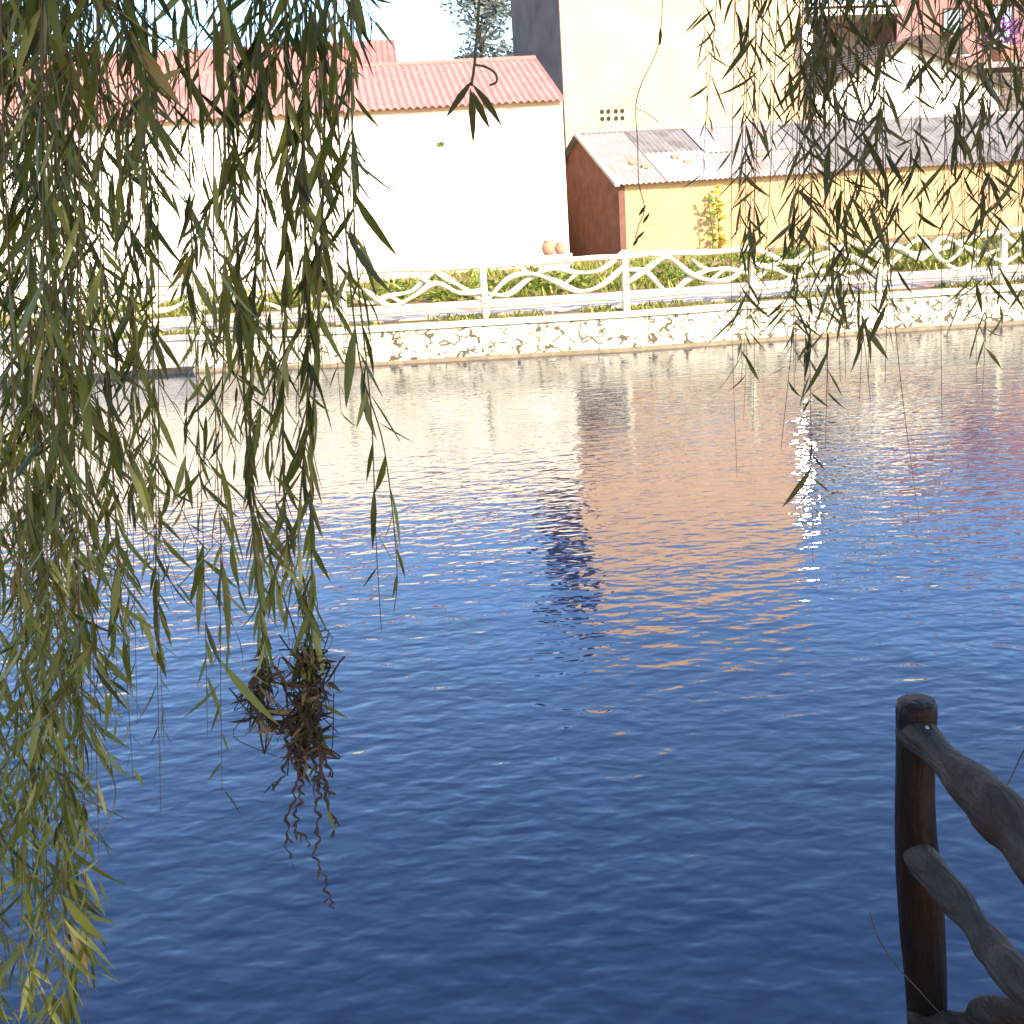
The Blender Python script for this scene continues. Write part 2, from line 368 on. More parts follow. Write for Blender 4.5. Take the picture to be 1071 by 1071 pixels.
blades('grass_verge', (.36, 1.15), 5200, .05, .2, patch=.3)
blades('grass_bed', (4.5, 9.8), 22000, .1, .36, patch=.12)
def clump(r_, n, rad, hgt, L):
    mb = MB()
    for _ in range(n):
        th = r_.uniform(0, 6.28); rr = rad*math.sqrt(r_.random())
        p = Vector((rr*math.cos(th), rr*math.sin(th), hgt*r_.random()**.8*(1-.5*(rr/rad)**2)))
        d = Vector((math.cos(th)*.9, math.sin(th)*.9, r_.uniform(-.3, .9)))
        mb.leaf(p, d, Vector((-math.sin(th), math.cos(th), r_.uniform(-.4, .4))), L*r_.uniform(.6, 1.3), L*r_.uniform(.35, .55), r_.random(), r_.uniform(-.3, .2))
    return mb
protos = [clump(random.Random(k), 95, .34, .42+.08*k, .2) for k in range(3)]
pr = []
plant_px = [(300, 5.2), (352, 6.0), (395, 4.8), (418, 6.4), (440, 5.0), (463, 6.2), (487, 4.9), (528, 5.4), (551, 6.3), (574, 5.1), (601, 6.0), (622, 5.0), (684, 5.6), (707, 6.6), (730, 5.1), (770, 6.0), (815, 5.4), (862, 6.2), (905, 5.3), (950, 6.4), (985, 5.2), (1030, 5.8), (240, 5.6), (180, 6.1), (120, 5.2)]
r_ = random.Random(3)
for i, (px, d) in enumerate(plant_px):
    x = (px-535)/1148*27; base = Vector((x, bank(x)+d, gz(d)-.02))
    lab = 'leafy green garden plant in the bed behind the cream branch fence'
    if i < 3:
        o = protos[i].build('garden_plant', G_leaf); pr.append(o)
    else:
        o = pr[i % 3].copy(); col.objects.link(o)
    o.location = base; o.rotation_euler.z = r_.uniform(0, 6.28); s = r_.uniform(.75, 1.25); o.scale = (s*1.2, s, s*r_.uniform(.7, 1.1))
    tag(o, lab, 'plant', 'garden plants behind the fence')
# tall yellowing plant against the shed wall
Y_leaf = leaf_mat('yellow_leaf', [(0, (.20, .16, .02)), (.5, (.42, .30, .03)), (1, (.55, .40, .05))], .3)

# ------------------------------------------------------------------ buildings
def frame(deg):
    a = R(deg); return Vector((math.cos(a), math.sin(a), 0)), Vector((-math.sin(a), math.cos(a), 0))
Z = Vector((0, 0, 1))
def corrug(o, u, wdt, v, period, amp, thick=.012, lat=6):
    """corrugated sheet: corner o, across u (unit) for wdt, up-slope vector v"""
    mb = MB(); n = u.cross(v).normalized(); k = int(wdt/period*lat)
    for side in (0, 1):
        vs = []
        for j in range(5):
            for i in range(k+1):
                vs.append(o+u*(wdt*i/k)+v*(j/4)+n*(amp*math.cos(i/lat*6.28318)-side*thick))
        mb.add(vs, [(j*(k+1)+i, j*(k+1)+i+1, (j+1)*(k+1)+i+1, (j+1)*(k+1)+i) for j in range(4) for i in range(k)], 0, True)
    # front lip
    vs = []
    for i in range(k+1):
        p = o+u*(wdt*i/k)+n*(amp*math.cos(i/lat*6.28318)); vs += [p, p-n*thick]
    mb.add(vs, [(2*i, 2*i+1, 2*i+3, 2*i+2) for i in range(k)], 0, False)
    return mb

# --- white house with red corrugated roof
u, v = frame(8); c0 = Vector((at(592, 190, 33.5).x, 33.5, 1.0)); LEN = 21.; DEP = 7.6; EZ = 5.93; RZ = 7.45
wh = empty('white_house', c0, 'long white house with red corrugated roof at the far bank', 'house')
L0 = c0-u*LEN
hc = (RZ-EZ)
mb = MB()
mb.prism([L0, c0, c0+v*DEP, L0+v*DEP], Z*(EZ-c0.z))
o_ = c0+Z*(EZ-c0.z)
for b in (o_, o_-u*(LEN-.2)):
    mb.prism([b, b+v*DEP, b+v*DEP*.5+Z*(hc-.06)], -u*.2)
mb.build('wall', M_white, wh)
for sgn in (0, 1):
    n_v = v*(DEP*.5+.28)+Z*(hc*(DEP*.5+.28)/(DEP*.5))
    if sgn == 0: m_ = corrug(L0+Z*(EZ-c0.z)-v*.28-Z*(hc*.28/(DEP*.5))+Z*.06, u, LEN+.02, n_v, .21, .035)
    else: m_ = corrug(c0+Z*(EZ-c0.z)+v*(DEP+.28)-Z*(hc*.28/(DEP*.5))+Z*.06, -u, LEN+.02, -v*(DEP*.5+.28)+Z*(hc*(DEP*.5+.28)/(DEP*.5)), .21, .035)
    rf = m_.build('roof', M_redroof, wh)
mb = MB(); q = c0+Z*(RZ-c0.z+.06)+v*DEP*.5
mb.tube([q-u*(LEN*t)-u*.0 for t in np.linspace(0, 1, 30)], .09, 8, 0, .06); sub(mb, 'ridge_cap', M_redroof2, rf, wh)
mb = MB(); mb.box(L0+Z*(EZ-c0.z-.16)-v*.05, u*LEN, v*.047, Z*.1); mb.build('eave_band', M_cream, wh)
# a little plant tuft growing out of the wall
q = at(463, 151, 31.9); tu = MB()
for k in range(26):
    th = random.uniform(0, 6.28); tu.leaf(Vector((0, 0, 0)), Vector((math.cos(th), -.6, math.sin(th)*.8+.3)), Vector((0, 1, .2)), random.uniform(.1, .24), .05, random.random(), .2)
tq = c0-u*((c0.x-at(463, 151, 33).x)/u.x); tf = tu.build('wall_tuft', G_leaf, None); tf.location = Vector((tq.x, tq.y-.01, at(463, 151, tq.y).z))
tag(tf, 'small weed tuft sprouting from the white house wall', 'weed')
# clay pots at its corner
pb = at(578, 262, 33.0)
for k, (dx, s) in enumerate(((-.16, 1.), (.17, .8))):
    mb = MB(); prof = [(.0, .12), (.06, .17), (.18, .2), (.3, .17), (.36, .13), (.40, .16)]
    mb.tube([Vector((0, 0, z*s)) for z, r in prof], [r*s for z, r in prof], 14); po = mb.build('clay_pot', M_clay)
    po.location = (pb.x+dx, bank(pb.x)+9.4, gz(9.4)+.12); po.location.z = at(578, 266, po.location.y).z
    mb = MB(); mb.box((-.35, -.3, 0), (.7, 0, 0), (0, .6, 0), (0, 0, .01))
    tag(po, ['larger clay pot at the right corner of the white house', 'smaller clay pot at the corner of the white house'][k], 'pot', 'clay pots by the house corner')
ps = MB(); zt = po.location.z; ps.box((pb.x-.5, po.location.y-.3, gz(9.4)-.05), (1.0, 0, 0), (0, .55, 0), (0, 0, zt-gz(9.4)+.05)); tag(ps.build('stone_plinth', M_shade_plinth), 'low stone plinth under the clay pots at the house corner', 'plinth')

# --- second red roof behind
u, v = frame(6); c1 = Vector((at(411, 60, 45).x, 45, 1.2)); bz = at(411, 39, 48).z
bh = empty('rear_house', c1, 'house behind the white one showing only its faded red roof', 'house')
mb = MB(); mb.prism([c1-u*19, c1, c1+v*7, c1-u*19+v*7], Z*(bz-2.4-c1.z)); mb.build('wall', M_cream, bh)
sv = v*3.7+Z*2.2
corrug(c1-u*19+Z*(bz-2.2-c1.z)-v*.2, u, 19.2, sv, .24, .04).build('roof', M_redroof2, bh)
corrug(c1+Z*(bz-2.2-c1.z)+v*7.2+u*.2, -u, 19.2, -v*3.7+Z*2.2, .24, .04).build('roof', M_redroof2, bh)

# --- tall cream building
u, v = frame(14.5); c2 = Vector((at(588, 60, 41).x, 41, 1.2)); TZ = 12.3; WD = 9.35
cb = empty('cream_building', c2, 'tall blank cream building with a dark shaded side wall', 'building')
mb = MB(); mb.prism([c2, c2+u*WD, c2+u*WD+v*6, c2+v*6], Z*(TZ-c2.z)); mb.build('wall', M_cream, cb)
mb = MB(); mb.prism([c2-u*.03-v*.0, c2-u*.03+v*6, c2-u*.003+v*6, c2-u*.003], Z*(TZ-c2.z-.02)); mb.build('side_shade', M_sidewall, cb)  # thin dark sheet over the cream side wall, painted as its shade
mb = MB(); mb.prism([c2-u*.25-v*.25+Z*(TZ-c2.z+.003), c2+u*(WD+.25)-v*.25+Z*(TZ-c2.z+.003), c2+u*(WD+.25)+v*6.2+Z*(TZ-c2.z+.003), c2-u*.25+v*6.2+Z*(TZ-c2.z+.003)], Z*.22); mb.build('roof_slab', M_cement, cb)
def onwall(px, py, c, u_, off=.0):      # pixel on the facade through c along u_
    nrm = Vector((-u_.y, u_.x, 0)); d = ray(px, py); t = (c-CAM).dot(nrm)/d.dot(nrm); return CAM+d*t-nrm*off
for (px, py) in ((633, 120.5), (647.5, 120)):
    q = onwall(px, py, c2, u); vb = MB()
    for k in range(4):
        for rr in (.0,):
            th = k*math.pi/2+.785
            cc = q+u*(.17*math.cos(th))+Z*(.17*math.sin(th))-v*.004
            vb.prism([cc+u*(.085*math.cos(a))+Z*(.085*math.sin(a)) for a in np.linspace(0, 6.283, 9)[:-1]], -v*.01)
    vb.build('vent_hole', M_dark, cb)
cw = MB(); cw.tube(spline([onwall(678, 58, c2, u, .03), onwall(671, 85, c2, u, .03), onwall(665, 111, c2, u, .03), onwall(676, 117, c2, u, .03), onwall(690, 128, c2, u, .03)], 5), .014, 6); cw.build('cable', M_metal, cb)

# --- ochre shed
u, v = frame(18); c3 = Vector((at(648, 225, 34).x, 34, 1.0)); SL = 18.; SD = 4.2
ez = at(648, 190, 34).z; rd = 2.75
rp = c3+v*rd; rz = at(617, 141, rp.y).z; bz = rz-.75
sh = empty('ochre_shed', c3, 'long low ochre shed with grey sheet roof and brown gable end', 'shed')
mb = MB()
mb.prism([c3+v*.02, c3+u*SL, c3+u*SL+v*.22, c3+v*.22+u*.02], Z*(ez-c3.z)); mb.build('front_wall', M_ochre, sh)
mb = MB(); e0 = Z*(ez-c3.z-.02)
ring = [c3, c3+v*SD, c3+v*SD+Z*(bz-c3.z), c3+v*rd+Z*(rz-c3.z-.04), c3+e0]
mb.prism([p-u*.003 for p in ring], u*.2); mb.build('gable_wall', M_brick, sh)
mb = MB(); mb.prism([c3+v*(SD-.2)+u*.25, c3+v*SD+u*.25, c3+v*SD+u*SL, c3+v*(SD-.2)+u*SL], Z*(bz-c3.z-.02)); mb.prism([p+u*(SL-.2) for p in ring], u*.2); mb.build('rear_wall', M_ochre, sh)
sl = (rz-ez)/rd
def rpt(t, s): return c3+u*t+v*s+Z*(ez-c3.z+sl*s+.05)
def sheet(t0, t1, s0, s1, m, lift=0., per=.18):
    return corrug(rpt(t0, s0)+Z*lift, u, t1-t0, rpt(0, s1)-rpt(0, s0), per, .022).build('roof_sheet', m, sh)
for (t0, t1, s0, s1, m, lf) in ((-.2, 1.5, -.25, rd, M_cement, 0), (1.47, 3.6, 1.3, rd, M_cementd, .012), (1.47, 3.75, -.28, 1.36, M_pale, .02), (3.57, 4.4, 1.2, rd, M_pale, .03),
                               (3.7, 7.2, -.25, 1.36, M_cement, 0), (4.35, 7.2, 1.2, rd, M_cement, .014), (7.15, 10.6, -.25, rd, M_cementd, .02), (10.55, 14.2, -.25, rd, M_cementd, .004), (14.15, SL+.2, -.25, rd, M_cementd, .02)):
    sheet(t0, t1, s0, s1, m, lf)
bsl = Z*(bz-rz)+v*(SD-rd)
bk = MB(); b0 = rpt(-.2, rd); bk.prism([b0, b0+u*(SL+.4), b0+u*(SL+.4)+bsl*1.15, b0+bsl*1.15], Z*.03); bk.build('roof_back', M_cementd, sh)
mb = MB(); mb.tube([rpt(t, rd)+Z*.03 for t in np.linspace(-.2, SL+.2, 40)], .07, 8, 0, .08); mb.build('ridge_cap', M_cement, sh)
mb = MB(); mb.box(rpt(-.24, -.28)-Z*.03, u*.16, rpt(0, rd)-rpt(0, -.28), Z*.1); mb.build('verge_board', M_pale, sh)
mb = MB(); mb.box(c3+v*(SD-.25)-u*.5+Z*(bz-c3.z-.02), u*.5, v*.12, Z*.12); mb.build('purlin', M_timber, sh)
# bricks lying on the roof sheets
for k, (t, s) in enumerate(((.75, .75), (1.05, .5), (2.3, .95), (2.55, .62), (5.2, .8))):
    mb = MB(); o = rpt(t, s)+Z*.035; mb.box(o, u*.26, (v+Z*sl).normalized()*.12, Z*.07)
    b = mb.build('loose_brick', M_clay, None, o); tag(b, 'loose red brick weighing down the sheets of the shed roof', 'brick', 'bricks on the shed roof')
# yellow plant + thin shrub by the shed
def stalk(px, py0, py1, c, off, m, lab, n, L, sd_):
    r2 = random.Random(sd_); a = onwall(px, py1, c, u, off); b = onwall(px, py0, c, u, off); a.z = 1.1
    e = empty('tall_plant', a, lab, 'plant')
    mb = MB(); pts = [a.lerp(b, t)+Vector((math.sin(t*5)*.06, 0, 0)) for t in np.linspace(0, 1, 10)]; mb.tube(pts, [.025-.0018*i for i in range(10)], 6); mb.build('stem', M_twig, e)
    mb = MB()
    for k in range(n):
        t = r2.uniform(.12, 1); p = a.lerp(b, t); th = r2.uniform(0, 6.28)
        mb.leaf(p+Vector((math.sin(t*5)*.06, 0, 0)), Vector((math.cos(th), math.sin(th), r2.uniform(-.6, .6))), Vector((0, .3, 1)), L*r2.uniform(.6, 1.2), L*.4, r2.random(), -.2)
    mb.build('leaves', m, e)
stalk(744, 194, 252, c3, .35, Y_leaf, 'tall yellow leaved plant in front of the ochre shed wall', 70, .26, 2)
stalk(735, 205, 255, c3, .5, G_leaf, 'thin green sapling beside the yellow plant at the ochre shed', 34, .22, 3)

# --- white gable house with brown tiles, behind the shed
u, v = frame(18); Yg = 45.; A0 = at(850, 100, Yg); c4 = Vector((A0.x, Yg, 1.2))
def gp(px, py): return onwall(px, py, c4, u)
gL, gA, gR_ = gp(848, 97), gp(945, 43), gp(1046, 90)
gh = empty('gable_house', c4, 'white gabled house with brown tiled roof above the grey shed roof', 'house')
mb = MB(); ring = [Vector((gL.x, gL.y, 1.2)), Vector((gR_.x, gR_.y, 1.2)), gR_, gA, gL]
mb.prism(ring, v*6.4); mb.build('wall', M_white, gh)
def tiled(o, ud, vd, nu, name, parent, m):
    mb = MB(); n = ud.cross(vd).normalized(); n = n if n.z > 0 else -n
    k = 14
    for j in range(nu):       # courses, each lapping the one below
        a = o+vd*(j/nu); b = o+vd*((j+1.25)/nu if j < nu-1 else 1)
        mb.prism([a+n*.05, a+ud+n*.05, b+ud+n*.005, b+n*.005], n*.035)
    return mb.build(name, m, parent)
ov = -v*.35
tiled(gL+(gL-gA)*.10+ov, v*7.2, (gA-gL)*1.10, 12, 'roof', gh, M_tile)
tiled(gR_+(gR_-gA)*.06+ov, v*7.2, (gA-gR_)*1.06, 12, 'roof', gh, M_tile)
mb = MB(); mb.box(gL+(gL-gA)*.1+ov-Z*.1, (gA-gL)*1.1, v*.05, Z*.2); mb.box(gR_+(gR_-gA)*.06+ov-Z*.1, (gA-gR_)*1.06, v*.05, Z*.2); mb.build('barge_board', M_timber, gh)
mb = MB(); q = gp(985, 103); mb.prism([q+u*(.07*math.cos(a))+Z*(.07*math.sin(a))-v*.003 for a in np.linspace(0, 6.283, 11)[:-1]], -v*.012); mb.build('vent_hole', M_dark, gh)
mb = MB(); q = gp(984, 62); q2 = gp(945, 74); mb.tube([q-v*.02, q2-v*.02], .02, 6); mb.build('cable', M_metal, gh)

# --- balcony house behind, upper right
u, v = frame(12); c5 = Vector((at(838, 60, 54).x, 54, 1.2))
bh2 = empty('balcony_house', c5, 'salmon pink house with a white edged balcony and dark recess, upper right', 'house')
def bp_(px, py, off=0.): return onwall(px, py, c5, u, off)
Wb = (bp_(1150, 20)-c5).dot(u)
mb = MB(); f0 = bp_(938, 40); fo = (f0-c5).dot(u)
mb.prism([c5+u*fo, c5+u*Wb, c5+u*Wb+v*7, c5+u*fo+v*7], Z*(12.8-1.2)); mb.build('wall', M_pink, bh2)
mb = MB(); mb.prism([c5+v*1.8, c5+u*(fo-.01)+v*1.8, c5+u*(fo-.01)+v*7, c5+v*7], Z*(12.8-1.2)); mb.build('recess_wall', M_tan, bh2)
zb = bp_(838, 12).z
mb = MB(); mb.box(Vector((c5.x, c5.y, zb-.28))-v*.5, u*(fo-.02), v*2.28, Z*.26); mb.build('balcony_slab', M_white, bh2)
M_glass = mat('window_glass', (.20, .26, .34), (.26, .32, .40), 1.5, .06, 0, 10, .8)
for k in range(3):
    mb = MB(); o = Vector((c5.x, c5.y, zb+.3))+v*.3+u*(.35+k*1.55); mb.box(o, u*1.3, v*.04, Z*1.7); wn = mb.build('window', M_glass, bh2)
    mb = MB()
    for (a, b) in ((o-Z*.06-u*.06, (u*1.42, Z*.06)), (o+Z*1.7-u*.06, (u*1.42, Z*.06)), (o-u*.06, (u*.06, Z*1.7)), (o+u*1.3, (u*.06, Z*1.7)), (o+u*.63, (u*.05, Z*1.7))):
        mb.box(a-v*.03, b[0], v*.1, b[1])
    sub(mb, 'window_frame', M_white, wn, bh2)
mb = MB(); mb.box(Vector((c5.x, c5.y, 12.8))-v*.5, u*(Wb+.3), v*7.6, Z*.25); mb.build('roof_slab', M_cement, bh2)
for k, (x0, x1, y0, y1) in enumerate(((985, 1008, 8, 36), (1035, 1060, 4, 60))):
    a, b = bp_(x0, y1), bp_(x1, y0); mb = MB(); mb.box(Vector((a.x, a.y, a.z))-v*.004, u*((b-a).dot(u)), v*.002, Z*(b.z-a.z)); wn = mb.build('window', M_glass, bh2)
    mb = MB(); wd = (b-a).dot(u); hh = b.z-a.z
    for (o, p, q) in ((a, u*wd, Z*.07), (a+Z*(hh-.07), u*wd, Z*.07), (a+Z*.07, u*.07, Z*(hh-.14)), (a+u*(wd-.07)+Z*.07, u*.07, Z*(hh-.14))): mb.box(o-v*.06, p, v*.05, q)
    sub(mb, 'window_frame', M_timber, wn, bh2)
# steel plate added on the cream building's corner, angled to throw a sun glint, dark awning, slatted roof, purple flowers
q = onwall(840, 60, c2, frame(14.5)[0], .35); q2 = onwall(840, 33, c2, frame(14.5)[0], .35)
pc = q.lerp(q2, .5); pn = ((Vector((0, 0, -H))-pc).normalized()+sd).normalized()
pa = Z.cross(pn).normalized(); pu = pn.cross(pa)
tk = empty('glint_reflector', pc, 'narrow steel plate added to throw a sun glint, right corner of the cream building', 'reflector')
mb = MB(); mb.box(pc-pa*.14-pu*.62-pn*.05, pa*.28, pu*1.24, pn*.05); mb.build('glint_plate', M_steel, tk)
mb = MB()
for (o, p, q_) in ((pc-pa*.19-pu*.67, pa*.38, pu*.05), (pc-pa*.19+pu*.62, pa*.38, pu*.05), (pc-pa*.19-pu*.62, pa*.05, pu*1.24), (pc+pa*.14-pu*.62, pa*.05, pu*1.24)): mb.box(o-pn*.06, p, q_, pn*.08)
mb.build('frame', M_white, tk)
mb = MB(); mb.tube([pc-pu*.5-pn*.05, pc-pu*.5-pn*.25, pc-pu*1.9-pn*.2], .035, 8); mb.build('pipe', M_metal, tk)
mb = MB(); mb.tube([pc+pu*.3-pn*.05, pc+pu*.3+frame(14.5)[1]*.45], .03, 6); mb.build('pipe', M_metal, tk)
u, v = frame(18); a = at(955, 58, 50.5); b = at(1014, 57, 50.5)
aw = empty('awning', a, 'dark awning with a pale front rail above the white gable house', 'awning')
mb = MB(); L_ = (b-a).length; d_ = (b-a).normalized()
mb.grid(lambda s, t: a+d_*(L_*s)+Vector((0, 1.6*t, .85*math.sin(t*1.57)+.22*math.sin(s*3.14)*t)), 10, 8); mb.build('canopy', M_timber, aw)
mb = MB(); mb.tube([a+Vector((0, -.04, -.05)), b+Vector((0, -.04, -.05))], .05, 8); mb.build('front_rail', M_metal, aw)
for s in (.06, .94):
    mb = MB(); p = a+d_*(L_*s)+Vector((0, .1, -.06)); mb.tube([p, p-Z*3.6], .04, 8); mb.build('pole', M_metal, aw)
a = at(1043, 118, 47.6); a2 = at(1043, 70, 47.6)
lt = empty('tiled_lean_to', Vector((a.x, 47.6, 1.2)), 'dark brown tiled lean-to right of the white gable', 'lean-to')
mb = MB(); mb.box(Vector((a.x, 47.9, 1.2)), (6, 1.2, 0), (0, 3.5, 0), (0, 0, a.z-1.2)); mb.build('wall', M_timber, lt)
tiled(Vector((a.x-.2, 47.5, a.z-.2)), Vector((6.6, 1.2, 0)), Vector((0, 3.4, a2.z-a.z+.3)), 9, 'roof', lt, M_tile)
P_leaf = leaf_mat('purple_petal', [(0, (.16, .03, .20)), (.5, (.36, .08, .42)), (1, (.60, .30, .62))], .25)
q = at(1047, 62, 51.0)
fl = empty('flower_pot', q, 'pot of purple flowers at the salmon house, right edge', 'flower pot')
mb = MB(); mb.tube([q+Z*z for z in (-.1, .0, .45, .5)], [.3, .36, .48, .5], 14); mb.build('pot', M_clay, fl)
mb = MB(); r_ = random.Random(4)
for k in range(190):
    th = r_.uniform(0, 6.28); rr = .75*math.sqrt(r_.random()); p = q+Vector((rr*math.cos(th), rr*math.sin(th), .5+1.3*r_.random()*(1-rr*.5)))
    mb.leaf(p, Vector((math.cos(th), math.sin(th), r_.uniform(-.3, .8))), Vector((-math.sin(th), math.cos(th), .2)), .26, .2, r_.random())
mb.build('blossom', P_leaf, fl)
mb = MB(); mb.box(q+Vector((-.9, -.4, -.35)), (2.6, .4, 0), (0, 4.4, 0), (0, 0, .24)); tag(mb.build('balcony_ledge', M_cement, None, q), 'grey ledge carrying the purple flower pot', 'ledge')

# ------------------------------------------------------------------ distant tree
T_leaf = leaf_mat('hazed_foliage', [(0, (.12, .14, .125)), (.5, (.17, .195, .17)), (1, (.24, .26, .22))], .25)  # distance haze is mixed into these paler leaf colours
def far_tree(px, py_top, py_base, Y, spread, sd_, lab, n=2600):
    r2 = random.Random(sd_); top = at(px, py_top, Y); bx = top.x; tr = empty('distant_tree', (bx, Y, 1.2), lab, 'tree')
    mb = MB(); hh = top.z-1.2
    mb.tube([Vector((bx+.25*math.sin(t*4), Y, 1.2+hh*.93*t)) for t in np.linspace(0, 1, 12)], [.32*(1-t)+.04 for t in np.linspace(0, 1, 12)], 8, 0, .05)
    cl = []
    for k in range(26):
        t = r2.uniform(.5, 1); th = r2.uniform(0, 6.28); rr = spread*(1.15-t*.65)*r2.uniform(.3, 1)
        a = Vector((bx, Y, 1.2+hh*(t-.12))); e = Vector((bx+rr*math.cos(th), Y+rr*math.sin(th), 1.2+hh*t)); cl.append((e, spread*r2.uniform(.2, .42)))
        mb.tube(spline([a, a.lerp(e, .5)-Z*.2, e], 4), [.08-.007*i for i in range(9)], 5)
    mb.build('trunk', M_bark, tr)
    mb = MB()
    for k in range(n):
        c, rd_ = r2.choice(cl); d = Vector((r2.gauss(0, 1), r2.gauss(0, 1), r2.gauss(0, .7))); d = d/max(.2, d.length)*rd_*r2.random()**.5
        th = r2.uniform(0, 6.28)
        mb.leaf(c+d, Vector((math.cos(th), math.sin(th), r2.uniform(-.8, .4))), Vector((r2.uniform(-1, 1), r2.uniform(-1, 1), r2.uniform(-1, 1))), r2.uniform(.35, .6), r2.uniform(.16, .26), r2.random(), .1, st=((0, .3), (.45, 1.), (.8, .5)))
    mb.build('crown', T_leaf, tr)
far_tree(497, -35, 60, 78, 4.3, 5, 'grey green tree in the sky beyond the red roofs')
far_tree(540, 14, 60, 96, 2.2, 9, 'slim far tree just left of the tall cream building', 900)

# ------------------------------------------------------------------ near bank and railing
mb = MB()
mb.prism([(-9, -9, -.5), (1.35, -9, -.5), (1.35, 1.85, -.5), (-9, 1.5, -.5)], (0, 0, 1.58)); tag(mb.build('near_bank', M_soil), kind='structure')
M_log = mat('varnished_log', (.006, .003, .002), (.028, .0105, .0045), 4, .5, .6, 14, .15, (4, 4, .9), c3=(.012, .008, .006), c3pos=.57, c3scale=2.2, bdist=.02)
M_log2 = mat('weathered_log', (.018, .012, .009), (.075, .055, .043), 4, .6, .8, 13, .15, (5, 1.3, 5), c3=(.04, .02, .012), c3pos=.56, c3scale=1.6, bdist=.02)
YP = 2.3
pt = at(959, 733, YP); pm1 = at(957, 850, YP); pm2 = at(964, 960, YP); pb_ = at(969, 1075, YP)
rail = empty('log_railing', Vector((pb_.x, pb_.y, 1.08)), 'dark log railing with knotty rails at the near edge of the water', 'railing')
r_ = random.Random(12)
pts = spline([pb_-Z*.45, pb_, pm2, pm1, pt], 9); n = len(pts)
rad = [.049-.004*math.sin(i*.25) for i in range(n)]; rad[-1] = .040; rad[-2] = .046
mb = MB(); mb.tube(pts, rad, 18, 0, .025, rnd=r_); mb.build('post', M_log, rail)
def log(p0, pxy, ext, r0, name, kinks, wob=.06):
    e = atz(pxy[0], pxy[1], p0.z-.0); d = (e-p0); end = p0+d*ext
    ctrl = [p0-d.normalized()*.06]+[p0.lerp(end, t)+Vector((kx, 0, kz)) for t, kx, kz in kinks]+[end]
    P_ = spline(ctrl, 8); n = len(P_)
    rd = [r0*(1+.14*math.sin(i*.37+p0.z*9)+.08*math.sin(i*.9)) for i in range(n)]
    mb = MB(); mb.tube(P_, rd, 16, 0, wob, rnd=r_); return mb.build(name, M_log2, rail)
p1 = at(968, 775, YP-.05); log(p1, (1071, 884), 5.2, .045, 'top_rail', ((.08, .0, .004), (.16, -.004, .012), (.24, .004, -.016), (.45, .02, .0), (.7, -.02, .01)))
p2 = at(966, 900, YP-.05); log(p2, (1071, 1030), 5., .034, 'middle_rail', ((.07, .0, .0), (.14, .006, -.012), (.22, -.008, .012), (.45, .02, 0), (.7, 0, .01)))
a = at(972, 1062, YP-.03); b = at(1030, 1058, YP-.12); c = at(1085, 1066, YP-.25)
mb = MB(); P_ = spline([a-rt0*.04-Z*.03, a-Z*.02, at(1012, 1068, YP-.08), b, c, at(1160, 1085, YP-.4), at(1400, 1150, YP-.9)], 7); mb.tube(P_, [.030+.008*math.sin(i*.33) for i in range(len(P_))], 16, 0, .05, rnd=r_); mb.build('bottom_rail', M_log2, rail)
mb = MB()
for (px, py) in ((982, 925), (969, 761)):
    q = at(px, py, YP-.103 if py > 800 else YP-.06); mb.tube([q, q+Vector((-.002, -.012, 0))], [.0055, .0045], 10)
mb.build('nail', M_pale, rail)
# thin dry stalks by the post
for k, (pp, lab) in enumerate((([(910, 955), (918, 980), (938, 1010), (965, 1040), (985, 1062)], 'thin dark bent stalk left of the log post'), ([(1036, 806), (1037, 826), (1052, 823), (1071, 785), (1085, 770)], 'wiry stalk curling above the top log rail'))):
    P_ = spline([at(x, y, YP-.1-.06*k-.0*i) for i, (x, y) in enumerate(pp)], 6); mb = MB(); mb.tube(P_, .0016, 5)
    tag(mb.build('dry_stalk', M_timber, None, P_[-1]), lab, 'stalk')

